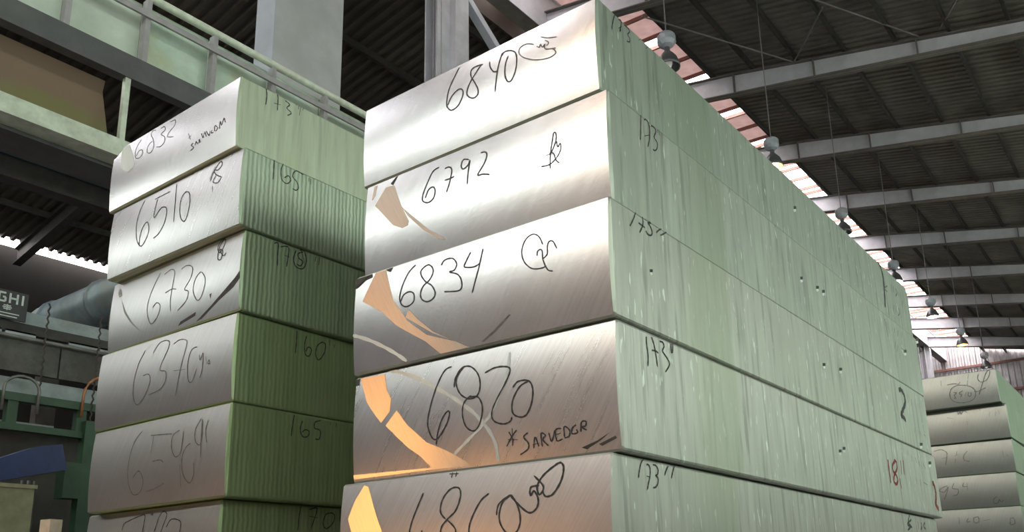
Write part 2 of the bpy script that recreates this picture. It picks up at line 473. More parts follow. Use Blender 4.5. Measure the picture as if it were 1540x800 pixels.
# ridge girder under the rooflight (I section along the hall)
gd = empty('ridge_girder', (-11.0, Y0, 0)); gd.parent = ceil
MB().box(-0.42, 0.0, 0, Y1 - Y0, 15.27, 15.31).build('bottom_flange', FLG, gd)
MB().box(-0.015, 0.015, 0, Y1 - Y0, 15.27, 16.35).build('web', STEEL, gd)
MB().box(-0.25, 0.06, 0, Y1 - Y0, 16.35, 16.40).build('top_flange', STEEL, gd)

# columns
cx = empty('box_column', (-10.75, 8.1, 0))
tag(cx, 'broad pale plastered column rising behind the crane runway handrail', 'column')
MB().box(-0.25, 0.25, -0.66, 0.75, 0, 15.6).build('shaft', COLM, cx)
MB().box(-0.25, 0.25, -0.69, -0.66, 0, 15.6).build('cladding', COLD, cx)
for yy, lab in ((17.55, 'grey steel column at the foot of the diagonal brace, hidden by the stack topped by 6840'), (12.3, 'grey steel column with conduits clamped to its face, under the ridge girder'),
                (56.0, 'grey steel column under the ridge girder close to the corrugated end wall')):
    cc = empty('steel_column', (-11.3, yy, 0)); tag(cc, lab, 'column')
    MB().box(-0.28, 0.28, 0.18, 0.62, 0, 15.27).build('shaft', STEEL, cc)
    MB().box(-0.28, -0.24, -0.22, 0.18, 0, 15.27).box(0.06, 0.10, -0.22, 0.18, 0, 15.27).box(-0.24, 0.06, 0.0, 0.03, 0, 15.27).build('channel', STEEL, cc)
    for j in range(4):
        MB().tube([(-0.18 + 0.09 * j, -0.10 - 0.03 * (j % 2), 0), (-0.18 + 0.09 * j, -0.10 - 0.03 * (j % 2), 9.6 + .25 * j), (-0.12 + 0.07 * j, -0.10, 10.2 + .2 * j), (-0.12 + 0.07 * j, -0.10, 15.2)], 0.022, 6).build('conduit', POSTM, cc)
br = MB().beam((-11.2, 12.95, 14.65), (-11.2, 17.6, 11.5), 0.2, 0.17).build('diagonal_brace', plain('brace_paint', (0.50, 0.52, 0.58), 0.55, 0, 0.1, 3), ceil)

# end wall (corrugated, vertical ribs) with red oxide girts
mb = MB(); n = 0; xx = XL; prof = []
while xx < XR:
    prof += [(xx, 0), (xx + 0.12, 0), (xx + 0.17, 0.07), (xx + 0.29, 0.07)]; xx += 0.34
for xx, d in prof:
    mb.v += [Vector((xx, Y1 - d, 0)), Vector((xx, Y1 - d, 16.6))]
for i in range(len(prof) - 1):
    mb.f.append([2 * i, 2 * i + 2, 2 * i + 3, 2 * i + 1]); mb.mi.append(0)
wb = mb.build('wall_back', GALV, recalc=False)
structure(wb, 'corrugated galvanised end wall with red oxide rails')
for z in (3, 5.5, 8, 10.5, 12.8, 14.6):
    MB().box(XL, XR, -0.25, -0.1, z, z + 0.14).build('girt', GIRT, wb, loc=(0, Y1, 0))
wl = MB().box(XL - 0.2, XL, Y0, Y1, 0, 12.52).build('wall_left', plain('side_wall_sheet', (0.014, 0.012, 0.010), 0.95, 0, 0.3, 0.8))
structure(wl, 'dark side wall ending below the eaves gap')
# side wall with window band (off to the right of the picture)
wr = MB().box(XR, XR + 0.2, Y0, Y1, 0, 5.2).box(XR, XR + 0.2, Y0, Y1, 9.6, 11.9).build('wall_right', SHEET)
structure(wr, 'dark side wall with a long band of green glazing')
gm = MB().box(-0.01, 0.01, 0.03, 1.97, 5.2, 9.6).mesh('pane', GLASSG)
yy = Y0
while yy < Y1 - 2:
    link('pane', gm, wr, (XR + 0.1, yy, 0)); yy += 2
# gable behind the photographer with a clerestory added for bright bands on ingot ends
DARKW = plain('dark_wall_sheet', (0.05, 0.046, 0.044), 0.8, 0, 0.3, 0.8)  # darker gable end paints in the dim light mirrored by the ribbed stack
WALLP = plain('gable_wall_paint', (0.30, 0.30, 0.32), 0.8, 0, 0.15, 0.6, (0.30, 0.29, 0.30))
wf = MB().box(XL, -16.5, Y0 - 0.2, Y0, 0, 10.1, 1).box(-16.5, XR, Y0 - 0.2, Y0, 0, 10.1).box(XL, XR, Y0 - 0.2, Y0, 13.1, 16.4).build('wall_front', [WALLP, DARKW])
structure(wf, 'grey gable wall with an added clerestory behind the photographer')
gm2 = MB().box(0.03, 1.97, -0.01, 0.01, 10.1, 13.1).mesh('pane', GLASSG)
xx = XL
while xx < XR - 2:
    link('pane', gm2, wf, (xx, Y0 - 0.1, 0)); xx += 2
# rooflight sheets added for their reflected light, under the sooty slope, behind the photographer
r2 = empty('added_window'); structure(r2, 'added unseen rooflight of translucent sheets in the sooty slope'); r2['category'] = 'window'
gm3 = MB().quadbox((-20.6, 0.02, lskin(-20.6)), (-14.6, 0.02, lskin(-14.6)), (-14.6, 1.13, lskin(-14.6)), (-20.6, 1.13, lskin(-20.6)), (0, 0, 0.01)).mesh('pane', CLEAR)
for k in range(10):
    link('pane', gm3, r2, (0, -9.3 + 1.15 * k, -0.06))

# ================================================================== ingots
def cat_rom(P, n=6):
    if len(P) < 3: return P
    out = []
    for i in range(len(P) - 1):
        p0 = P[max(i - 1, 0)]; p1 = P[i]; p2 = P[i + 1]; p3 = P[min(i + 2, len(P) - 1)]
        for k in range(n):
            t = k / n
            out.append(0.5 * ((2 * p1) + (-p0 + p2) * t + (2 * p0 - 5 * p1 + 4 * p2 - p3) * t * t + (-p0 + 3 * p1 - 3 * p2 + p3) * t ** 3))
    out.append(P[-1])
    return out

class Ingot:
    def __init__(s, fr, yaw, z0, z1, W, Ln, endmat, sidemat, label, group, bulge=0.012, nx=10, nz=8, round_back=0.02, notch=0):
        s.loc = Vector((fr[0], fr[1], z0)); s.R = Matrix.Rotation(yaw, 3, 'Z')
        s.h = z1 - z0 - 0.004; s.W = W; s.L = Ln; s.bulge = bulge
        b = 0.007
        mb = MB()
        # bowed sawn front face grid (local y = -bow)
        def bow(x, z): return -bulge * (1 - ((z - s.h / 2) / (s.h / 2)) ** 2)
        s.bow = bow
        idx = {}
        for i in range(nx + 1):
            for j in range(nz + 1):
                x = -W + b + (W - 2 * b) * i / nx; z = b + (s.h - 2 * b) * j / nz
                y = bow(x, z)
                if notch and i == 0 and j == nz: z -= notch
                idx[i, j] = len(mb.v); mb.v.append(Vector((x, y, z)))
        for i in range(nx):
            for j in range(nz):
                mb.f.append([idx[i, j], idx[i + 1, j], idx[i + 1, j + 1], idx[i, j + 1]]); mb.mi.append(0)
        # ring loop of the front face
        ring = [(i, 0) for i in range(nx)] + [(nx, j) for j in range(nz)] + [(i, nz) for i in range(nx, 0, -1)] + [(0, j) for j in range(nz, 0, -1)]
        r0 = len(mb.v)
        for k in ring: mb.v.append(mb.v[idx[k]].copy())
        def outset(i, j):
            p = mb.v[idx[i, j]].copy(); q = p.copy(); q.y = b
            if i == 0: q.x = -W
            if i == nx: q.x = 0
            if j == 0: q.z = 0
            if j == nz: q.z = s.h - (notch if i == 0 else 0)
            return q
        r1 = len(mb.v)
        for k in ring: mb.v.append(outset(*k))
        rb = round_back
        r2 = len(mb.v)
        for k in ring:
            q = outset(*k); q.y = Ln - (rb if k[1] == nz else b); mb.v.append(q)
        r3 = len(mb.v)
        for k in ring:
            q = outset(*k); q.y = Ln
            q.z = min(max(q.z, b), s.h - rb); q.x = min(max(q.x, -W + b), -b); mb.v.append(q)
        n = len(ring)
        for k in range(n):
            k2 = (k + 1) % n
            mb.f.append([r0 + k, r1 + k, r1 + k2, r0 + k2]); mb.mi.append(1)
            mb.f.append([r1 + k, r2 + k, r2 + k2, r1 + k2]); mb.mi.append(1)
            mb.f.append([r2 + k, r3 + k, r3 + k2, r2 + k2]); mb.mi.append(1)
        mb.f.append([r3 + k for k in range(n)][::-1]); mb.mi.append(0)
        s.o = mb.build('aluminium_ingot', [endmat, sidemat], loc=s.loc, recalc=False)
        for p in s.o.data.polygons:
            if p.material_index == 0 and len(p.vertices) == 4: p.use_smooth = True
        s.o.rotation_euler.z = yaw
        bv = s.o.modifiers.new('worn_edges', 'BEVEL'); bv.width = 0.009; bv.segments = 2
        bv.limit_method = 'ANGLE'; bv.angle_limit = math.radians(60)
        tag(s.o, label, 'ingot', group)
    def local(s, u, v, face):
        if face == 'f':
            n = s.R @ Vector((0, -1, 0)); p = hit(u, v, s.loc, n)
        else:
            n = s.R @ Vector((1, 0, 0)); p = hit(u, v, s.loc, n)
        q = s.R.transposed() @ (p - s.loc)
        return q
    def marks(s, name, face, strokes, width, mat, label=None, off=0.0012, taper=True):
        first = None
        for st in strokes:
            mb = MB()
            P = cat_rom([s.local(u, v, face) for u, v in st])
            k = len(P)
            for i, p in enumerate(P):
                d = (P[min(i + 1, k - 1)] - P[max(i - 1, 0)])
                d = d.normalized() if d.length > 1e-9 else Vector((1, 0, 0))
                ww = width / 2 * (0.92 + 0.16 * math.sin(i * 1.7 + k))
                if taper and (i == 0 or i == k - 1): ww *= 0.5
                nn = Vector((0, -1, 0)) if face == 'f' else Vector((1, 0, 0))
                sd = nn.cross(d).normalized() * ww
                for q in (p - sd, p + sd):
                    z = min(max(q.z, 0.004), s.h - 0.004)
                    if face == 'f': mb.v.append(Vector((q.x, s.bow(q.x, z) - off, z)))
                    else: mb.v.append(Vector((off, q.y, z)))
            for i in range(k - 1):
                a = 2 * i
                mb.f.append([a, a + 2, a + 3, a + 1]); mb.mi.append(0)
            o = mb.build(name if first is None else 'stroke', mat, first or s.o, recalc=False)
            if first is None:
                first = o
                if label: o['label'] = label
        return first
    def patch(s, name, polys, mat, label=None, off=0.0007, face='f'):
        for poly in polys:
            mb = MB()
            P = [s.local(u, v, face) for u, v in poly]
            if face == 'f':
                bm = bmesh.new()
                vs = [bm.verts.new((p.x, 0, min(max(p.z, 0.008), s.h - 0.008))) for p in P]
                f = bm.faces.new(vs)
                bmesh.ops.triangulate(bm, faces=[f])
                bmesh.ops.subdivide_edges(bm, edges=bm.edges[:], cuts=3, use_grid_fill=True)
                for v in bm.verts: v.co.y = s.bow(v.co.x, v.co.z) - off
                bm.verts.index_update()
                for v in bm.verts: mb.v.append(v.co.copy())
                for f in bm.faces: mb.f.append([v.index for v in f.verts]); mb.mi.append(0)
                bm.free()
            else:
                for p in P: mb.v.append(Vector((off, p.y, p.z)))
                mb.f.append(list(range(len(P)))); mb.mi.append(0)
            o = mb.build(name, mat, s.o, recalc=True, smooth=(face == 'f'))
            me = o.data
            want = Vector((0, -1, 0)) if face == 'f' else Vector((1, 0, 0))
            if sum((p.normal.dot(want) for p in me.polygons)) < 0: me.flip_normals()
            if label: o['label'] = label

def cr(x0, y0, sc_):
    return lambda *pts: [(x0 + a / sc_, y0 + b / sc_) for a, b in pts]
c1 = cr(590, 40, 5.332); c2 = cr(540, 180, 4.444); c3 = cr(530, 350, 4.211); c4 = cr(530, 520, 3.85)
c5 = cr(510, 680, 3.667); c6 = cr(890, 0, 7.275); c7 = cr(930, 150, 8); c8 = cr(920, 290, 10)
c9 = cr(940, 490, 10); c10 = cr(930, 680, 11.43); c11 = cr(170, 140, 6.155); c12 = cr(170, 230, 5.335)
c13 = cr(160, 340, 4.443); c14 = cr(150, 470, 4.705); c15 = cr(130, 610, 4.209); c16 = cr(370, 120, 4)
c17 = cr(390, 350, 3.807); c18 = cr(400, 600, 4); c19 = cr(1310, 390, 6.155); c20 = cr(1310, 450, 5.333)
c21 = cr(1330, 570, 3.478); c22 = cr(1385, 555, 7.62); c23 = cr(1385, 650, 5.335); px = cr(0, 0, 1)

WM = 1.272
GM = 'ingots of the stack with 173 inch marks'
md = [((-1.450, 2.447), -0.0026, 3.259, 3.662, 'bright sawn aluminium ingot marked 6840, topmost of its stack'),
      ((-1.420, 2.445), 0.0003, 2.801, 3.259, 'bright sawn aluminium ingot marked 6792, under the one marked 6840'),
      ((-1.397, 2.379), 0.0027, 2.362, 2.801, 'bright sawn aluminium ingot marked 6834, with orange glints on its end'),
      ((-1.400, 2.394), 0.0001, 1.915, 2.362, 'aluminium ingot marked 6820 with an asterisk and a red 18 inch mark'),
      ((-1.427, 2.368), 0.0034, 1.486, 1.915, 'aluminium ingot marked 6860 with a scribble, below the one marked 6820')]
MI = []
for i, (fr, yaw, z0, z1, lab) in enumerate(md):
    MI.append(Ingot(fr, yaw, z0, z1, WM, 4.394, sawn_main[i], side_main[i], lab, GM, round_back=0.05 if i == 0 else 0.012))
lows = ['ingot directly below the one marked 6860', 'second ingot below the one marked 6860', 'bottom ingot of the stack topped by 6840']
for j in range(3):
    z1 = 1.486 - 0.445 * j
    Ingot((-1.41 + 0.012 * (j % 2), 2.385 - .01 * j), 0.001, z1 - 0.445, z1, WM, 4.394, sawn_main[4], side_main[4], 'dull aluminium ' + lows[j], GM)
LI = []
GL = 'ingots of the stack with ribbed green sides'
ld = [((-3.515, 2.302), -0.0027, 3.687, 4.097, 173, 'aluminium ingot marked 6832 with a frosted green side, topmost of its stack'),
      ((-3.477, 2.326), 0.0055, 3.256, 3.687, 165, 'aluminium ingot marked 6510 with a rippled green side'),
      ((-3.496, 2.371), -0.0051, 2.829, 3.256, 170, 'aluminium ingot marked 6730 with a curved dark scar on its end'),
      ((-3.520, 2.379), 0.0148, 2.379, 2.829, 160, 'dull aluminium ingot marked 6370, side marked 160 inches'),
      ((-3.519, 2.376), 0.0056, 1.928, 2.379, 165, 'dull aluminium ingot with a faint number beginning 65, dark green side'),
      ((-3.610, 2.421), -0.0064, 1.492, 1.928, 170, 'dull aluminium ingot set back under the faint 65 number')]
for i, (fr, yaw, z0, z1, ln, lab) in enumerate(ld):
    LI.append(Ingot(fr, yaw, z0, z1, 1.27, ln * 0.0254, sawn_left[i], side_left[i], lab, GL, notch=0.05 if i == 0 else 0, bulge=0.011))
lows = ['first ingot hidden low under the ribbed green stack', 'second ingot hidden low under the ribbed green stack', 'bottom ingot of the ribbed green stack']
for j in range(3):
    z1 = 1.492 - 0.447 * j
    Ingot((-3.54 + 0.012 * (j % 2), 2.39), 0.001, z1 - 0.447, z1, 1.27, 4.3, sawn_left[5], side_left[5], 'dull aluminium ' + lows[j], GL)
RI = []
GR = 'ingots of the stack before the end wall'
rd = [((-1.679, 12.333), 0.0069, 3.664, 4.101, 'aluminium ingot with a circled number, topmost of the stack before the end wall'),
      ((-1.640, 12.450), -0.0178, 3.217, 3.664, 'aluminium ingot with smeared writing, second of the stack before the end wall'),
      ((-1.649, 12.508), -0.0012, 2.791, 3.217, 'aluminium ingot marked 772, third of the stack before the end wall'),
      ((-1.663, 12.480), -0.0066, 2.365, 2.791, 'aluminium ingot marked 954, fourth of the stack before the end wall'),
      ((-1.658, 12.443), -0.0038, 1.926, 2.365, 'dull aluminium ingot under the one marked 954')]
for i, (fr, yaw, z0, z1, lab) in enumerate(rd):
    RI.append(Ingot(fr, yaw, z0, z1, WM, 4.394, sawn_far, side_far, lab, GR, nx=5, nz=5))
for j in range(4):
    z1 = 1.926 - 0.444 * j
    Ingot((-1.66, 12.45), 0.0, z1 - 0.444, z1, WM, 4.394, sawn_far, side_far,
          'dull aluminium ingot, number %s from the top in the stack before the end wall' % ('six', 'seven', 'eight', 'nine')[j], GR, nx=4, nz=4)
# timber bearers under the stacks
for (x0, yb, yl), st in (((-1.42, 2.4, 4.39), 'under the stack topped by 6840'), ((-3.53, 2.38, 4.3), 'under the ribbed green stack'), ((-1.66, 12.45, 4.39), 'under the stack before the end wall')):
    for q, en in ((0.15, 'beneath the sawn ends'), (0.85, 'beneath the butt ends')):
        b = MB().box(-1.35, 0.08, -0.07, 0.07, 0, 0.149).build('timber_bearer', WOODB, loc=(x0, yb + yl * q, 0))
        tag(b, 'timber bearer %s, %s' % (en, st), 'timber', 'timber bearers ' + st)

NW = 0.0062
# ---- main stack, end faces
MI[0].marks('handwritten_number', 'f', [
    c1((540, 330), (510, 400), (470, 500), (453, 590), (455, 650), (490, 680), (545, 640), (580, 560), (575, 515), (540, 515), (490, 570), (460, 640)),
    c1((735, 310), (690, 320), (645, 350), (640, 400), (670, 450), (700, 510), (700, 555), (665, 583), (625, 570), (613, 535), (635, 460), (680, 380), (720, 310)),
    c1((790, 290), (795, 330), (825, 370), (855, 365)), c1((890, 215), (865, 310), (850, 420), (838, 535)),
    c1((890, 240), (905, 210), (950, 198), (995, 215), (1010, 280), (1000, 370), (970, 440), (940, 450), (918, 400), (920, 310), (940, 240))], NW, INK, 'number 6840 in marker')
MI[0].marks('scribble', 'f', [
    c1((1145, 150), (1085, 145), (1035, 175), (1027, 220), (1070, 260), (1160, 278), (1260, 265), (1320, 230), (1320, 205), (1300, 190)),
    c1((1170, 165), (1190, 175), (1200, 150), (1215, 175), (1235, 150), (1240, 190), (1325, 182)), c1((1235, 120), (1260, 130), (1262, 150), (1245, 160)), c1((1200, 90), (1260, 98), (1330, 92))], NW * 0.75, INKF)
MI[1].marks('handwritten_number', 'f', [
    c2((540, 320), (500, 350), (465, 430), (438, 510), (440, 550), (475, 560), (510, 530), (520, 480), (505, 455), (475, 475), (455, 530)),
    c2((580, 330), (610, 320), (628, 345), (615, 430), (597, 490)), c2((585, 410), (615, 400), (645, 385)),
    c2((740, 270), (705, 270), (690, 310), (705, 335), (735, 310), (748, 275), (740, 350), (735, 438)),
    c2((820, 225), (850, 220), (862, 245), (845, 300), (805, 375), (840, 370), (885, 373))], NW, INK, 'number 6792 in marker')
MI[1].marks('scribble', 'f', [
    c2((1290, 335), (1290, 250), (1300, 160), (1310, 95), (1325, 100), (1325, 150), (1300, 220), (1285, 235), (1310, 230), (1330, 280), (1350, 295)),
    c2((1230, 322), (1290, 305), (1340, 250), (1360, 200), (1355, 165), (1340, 190), (1330, 150)), c2((1260, 245), (1320, 235))], NW * 0.75, INK)
MI[2].marks('handwritten_number', 'f', [
    c3((405, 205), (365, 250), (330, 330), (312, 410), (325, 460), (360, 472), (400, 440), (400, 390), (370, 378), (335, 400), (320, 440)),
    c3((515, 225), (490, 205), (455, 225), (440, 260), (470, 310), (515, 340), (537, 390), (515, 430), (475, 440), (445, 410), (455, 350), (500, 300), (520, 250), (510, 215)),
    c3((570, 210), (590, 175), (640, 165), (668, 200), (655, 240), (625, 252), (680, 270), (705, 320), (690, 370), (595, 378)),
    c3((755, 125), (730, 180), (720, 220), (780, 220), (820, 195)), c3((833, 103), (810, 230), (772, 385))], NW, INK, 'number 6834 in marker')
MI[2].marks('scribble', 'f', [
    c3((1215, 80), (1190, 30), (1150, 12), (1105, 45), (1082, 120), (1100, 190), (1150, 232), (1210, 230), (1238, 215)),
    c3((1180, 150), (1185, 120), (1210, 115), (1220, 180), (1250, 240), (1282, 248)), c3((1220, 170), (1245, 140), (1245, 90), (1255, 60), (1280, 60), (1305, 105))], NW * 0.8, INK)
MI[3].marks('handwritten_number', 'f', [
    c4((580, 122), (540, 145), (500, 230), (465, 350), (448, 450), (465, 520), (490, 545), (520, 520), (560, 450), (575, 390), (560, 385), (530, 430), (505, 510), (495, 575)),
    c4((600, 245), (605, 190), (640, 130), (690, 122), (735, 165), (750, 230), (735, 290), (690, 310), (640, 285), (612, 230), (615, 180), (650, 125)),
    c4((690, 300), (740, 300), (765, 360), (750, 450), (715, 495), (670, 470), (650, 400), (660, 330), (700, 290)),
    c4((775, 160), (830, 130), (890, 122), (922, 140), (900, 210), (840, 330), (818, 400), (835, 440), (885, 455), (925, 440), (935, 415)),
    c4((940, 245), (970, 210), (1030, 205), (1055, 250), (1050, 330), (1020, 400), (980, 415), (940, 390), (940, 320), (980, 240), (1035, 205))], NW * 1.05, INK, 'number 6820 in marker')
MI[3].marks('handwritten_word', 'f', [
    c4((960, 490), (930, 530), (900, 585)), c4((915, 500), (935, 540), (935, 580)), c4((935, 480), (935, 530)), c4((910, 545), (965, 545)),
    c4((1025, 505), (1000, 530), (1025, 565), (1020, 600), (975, 632)), c4((1055, 595), (1065, 530), (1085, 585)), c4((1050, 575), (1085, 565)),
    c4((1105, 585), (1100, 510), (1125, 520), (1110, 545), (1140, 580)), c4((1145, 505), (1160, 555), (1180, 490)), c4((1215, 480), (1185, 490), (1190, 550), (1225, 540)), c4((1188, 515), (1215, 508)),
    c4((1235, 530), (1235, 470), (1265, 490), (1260, 525), (1235, 535)), c4((1305, 460), (1280, 480), (1280, 510), (1310, 505), (1305, 485)), c4((1330, 500), (1335, 445), (1360, 440), (1358, 465), (1335, 472), (1365, 490))], NW * 0.9, INK, 'asterisk and word SARVEDRA in capitals')
MI[4].marks('handwritten_number', 'f', [
    c5((472, 225), (440, 310), (412, 390), (400, 460), (420, 510), (460, 480), (470, 430)),
    c5((600, 370), (570, 330), (580, 260), (620, 205), (665, 197), (678, 240), (655, 320), (610, 370), (575, 420), (580, 490), (630, 490), (655, 430), (610, 375)),
    c5((835, 228), (790, 270), (745, 360), (728, 430), (740, 500)),
    c5((880, 350), (890, 290), (940, 245), (965, 245), (1000, 310), (1010, 390), (980, 450), (930, 440), (895, 370), (910, 280), (955, 240))], NW * 1.05, INK, 'number 6860 in marker')
MI[4].marks('scribble', 'f', [
    c5((955, 240), (1000, 290), (1060, 335), (1100, 310), (1108, 260), (1085, 215), (1065, 240), (1065, 195), (1110, 185)),
    c5((1080, 130), (1135, 190), (1115, 235), (1100, 190), (1130, 130), (1190, 75), (1225, 58), (1242, 90), (1230, 160), (1190, 230), (1150, 245), (1130, 215)),
    c5((610, 120), (660, 118)), c5((622, 140), (628, 105)), c5((645, 135), (650, 103))], NW * 1.2, INK)
# polished overlaps of the saw cut
MI[1].patch('saw_overlap', [c2((185, 455), (240, 440), (290, 570), (345, 680), (340, 710), (300, 730), (240, 710), (165, 630), (118, 580)),
                            c2((105, 450), (125, 440), (115, 510), (95, 545)), c2((300, 590), (370, 650), (480, 740), (590, 800), (540, 800), (440, 740), (340, 650))], POL, 'bright polished crescent where two saw cuts meet')
MI[2].patch('saw_overlap', [c3((150, 245), (215, 235), (225, 330), (270, 430), (360, 560), (480, 650), (660, 690), (740, 740), (560, 780), (470, 690), (340, 620), (290, 590), (200, 505), (75, 440), (120, 330)),
                            c3((370, 490), (430, 555), (520, 630), (620, 675), (520, 640), (350, 540))], POL, 'bright polished crescent where two saw cuts meet')
MI[3].patch('saw_overlap', [c4((50, 190), (190, 165), (200, 240), (235, 310), (230, 380), (180, 450), (120, 370), (95, 330), (110, 270)),
                            c4((270, 375), (330, 460), (440, 560), (560, 610), (665, 670), (680, 695), (470, 715), (400, 640), (330, 590), (240, 500), (205, 465)),
                            c4((10, 750), (470, 705), (640, 695), (10, 775))], POL, 'bright polished crescent where two saw cuts meet')
MI[4].patch('saw_overlap', [c5((140, 185), (165, 190), (210, 330), (260, 470), (90, 470), (60, 370), (95, 270))], POL, 'bright polished crescent where two saw cuts meet')
ARC_REFL = polished('arc_reflection', (0.86, 0.90, 0.86), 0.30, 8, 0.0)  # pale ribbons painted in for the curved reflections of lamps
MI[3].marks('arc_glint', 'f', [px((585, 556), (625, 567), (662, 586), (700, 609), (728, 634), (746, 664), (750, 694))], 0.016, ARC_REFL, 'pale curved ribbon painting in an arc reflection', 0.0006)
MI[3].marks('arc_glint', 'f', [px((684, 684), (712, 657), (738, 628), (752, 600), (764, 566), (768, 530))], 0.014, ARC_REFL, 'pale curved ribbon painting in an arc reflection', 0.0006)
MI[2].marks('arc_glint', 'f', [px((534, 505), (560, 513), (590, 528), (612, 543))], 0.016, ARC_REFL, 'pale curved ribbon painting in an arc reflection', 0.0006)
# grime at saw starts and corners
MI[1].patch('grime', [c2((215, 430), (250, 378), (262, 378), (232, 440))], GRIME)
MI[2].patch('grime', [c3((28, 290), (130, 262), (130, 285), (75, 310), (40, 355), (22, 360)), c3((215, 225), (260, 215), (245, 250), (225, 245))], GRIME)
MI[3].patch('grime', [c4((20, 190), (48, 180), (45, 230), (22, 235))], GRIME)
MI[3].patch('grime', [c4((1330, 590), (1420, 550), (1500, 500), (1440, 550), (1360, 600)), c4((1430, 570), (1530, 520), (1535, 535), (1450, 580))], GRIME)
MI[2].patch('grime', [c3((820, 690), (900, 620), (1000, 520), (1010, 522), (920, 620), (835, 690))], INKF)

# ---- main stack, long sides
SW = 0.0065
MI[0].marks('length_mark', 's', [c6((255, 150), (235, 210), (218, 300), (220, 325)), c6((290, 212), (318, 230), (315, 290), (305, 345), (315, 320)), c6((290, 310), (325, 290)),
    c6((350, 272), (385, 300), (410, 345), (390, 380), (412, 420), (410, 460), (380, 450)), c6((535, 400), (510, 440)), c6((622, 488), (590, 530))], SW, INK, 'length 173 inches in marker')
MI[1].marks('length_mark', 's', [c7((268, 180), (268, 330), (263, 485)), c7((308, 245), (325, 235), (355, 270), (375, 360), (372, 470), (352, 568)), c7((312, 437), (370, 425)),
    c7((390, 320), (405, 318), (440, 350), (445, 395), (428, 450), (465, 520), (460, 590), (435, 612), (412, 595)), c7((470, 355), (468, 400)), c7((485, 360), (492, 428))], SW, INK, 'length 173 inches in marker')
MI[2].marks('length_mark', 's', [c8((355, 295), (325, 390), (270, 500)), c8((385, 315), (405, 295), (440, 320), (465, 400), (460, 500), (415, 600)), c8((400, 450), (450, 490), (495, 525)),
    c8((500, 385), (540, 405), (580, 455), (545, 450), (585, 520), (605, 600), (585, 640), (540, 620), (510, 570)), c8((745, 540), (700, 565), (668, 600)), c8((832, 578), (790, 610), (728, 640))], SW * 1.1, INK, 'length 173 inches in marker')
MI[3].marks('length_mark', 's', [c9((315, 160), (325, 290), (345, 450), (342, 610)), c9((395, 165), (430, 270), (465, 450), (487, 620)), c9((405, 370), (450, 375), (500, 410)),
    c9((518, 232), (565, 250), (585, 310), (560, 375), (600, 440), (650, 520), (665, 590), (605, 695)), c9((688, 270), (690, 340), (697, 415)), c9((715, 270), (715, 340), (712, 410))], SW * 1.1, INK, 'length 173 inches in marker')
MI[4].marks('length_mark', 's', [c10((430, 115), (385, 190), (355, 330), (345, 440)), c10((480, 215), (510, 215), (540, 270), (542, 400), (515, 540), (495, 645)), c10((480, 410), (540, 425)),
    c10((590, 215), (640, 230), (680, 300), (670, 380), (640, 400), (680, 450), (675, 540), (640, 600), (600, 612)), c10((855, 240), (820, 310), (795, 395)), c10((968, 215), (935, 330), (908, 450))], SW, INK, 'length 173 inches in marker')
MI[2].marks('spray_figure', 's', [c21((75, 60), (85, 55), (103, 85), (108, 125), (95, 165), (88, 190), (100, 200), (112, 218))], 0.035, INK, 'black figure 2', 0.0012)
MI[3].marks('red_length_mark', 's', [c21((18, 420), (25, 480), (33, 545)), c21((55, 430), (42, 450), (45, 480), (60, 500), (70, 530), (62, 550), (50, 535), (52, 500), (65, 470), (62, 435), (50, 425)), c21((80, 520), (90, 575)), c21((84, 425), (90, 500)), c21((97, 425), (103, 500))], 0.02, REDINK, 'red 18 inch mark')
MI[3].marks('spray_figure', 's', [c21((250, 545), (258, 550), (268, 590), (270, 630), (268, 655), (280, 675), (284, 690))], 0.04, REDINK, 'dark red figure 2')
MI[4].marks('scribble', 's', [c21((130, 710), (125, 750), (138, 770), (122, 790)), c21((140, 735), (120, 760), (145, 775)), c21((175, 745), (178, 785)), c21((190, 750), (195, 770), (190, 790)), c21((210, 750), (205, 770), (215, 785))], 0.015, INK)
MI[0].marks('code_writing', 's', [c19((150, 245), (120, 270), (150, 300)), c19((185, 230), (190, 300)), c19((205, 250), (205, 310)), c19((225, 270), (240, 310), (225, 340)), c19((250, 300), (255, 345)), c19((265, 310), (272, 355)),
    c19((210, 420), (208, 480)), c19((230, 430), (230, 490)), c19((255, 450), (262, 500), (250, 520)), c19((290, 380), (288, 440))], 0.012, INKF)
MI[0].marks('butt_ridge', 's', [px((1300, 372), (1318, 390), (1327, 412), (1330, 440), (1331, 462))], 0.03, GRIME, 'dark curved ridge near the butt end')
MI[1].marks('code_writing', 's', [c20((105, 155), (120, 220), (135, 300)), c20((120, 180), (135, 240)), c20((190, 230), (185, 270)), c20((215, 250), (212, 300)), c20((245, 260), (245, 310)), c20((195, 340), (190, 400)), c20((215, 370), (205, 420)), c20((240, 390), (262, 410)), c20((265, 440), (278, 480))], 0.012, INKF)
MI[2].marks('code_writing', 's', [c21((120, 80), (125, 120)), c21((140, 105), (142, 140)), c21((155, 110), (160, 145)), c21((175, 130), (182, 160)), c21((155, 255), (158, 285)), c21((172, 265), (176, 295)), c21((185, 275), (195, 300)), c21((205, 290), (215, 300))], 0.012, INKF)
MI[3].marks('code_writing', 's', [c21((120, 370), (122, 400)), c21((140, 395), (145, 435)), c21((160, 410), (170, 440)), c21((180, 430), (185, 460)), c21((200, 440), (215, 470)), c21((165, 515), (170, 550)), c21((185, 525), (190, 560)), c21((205, 540), (225, 555))], 0.012, INKF)
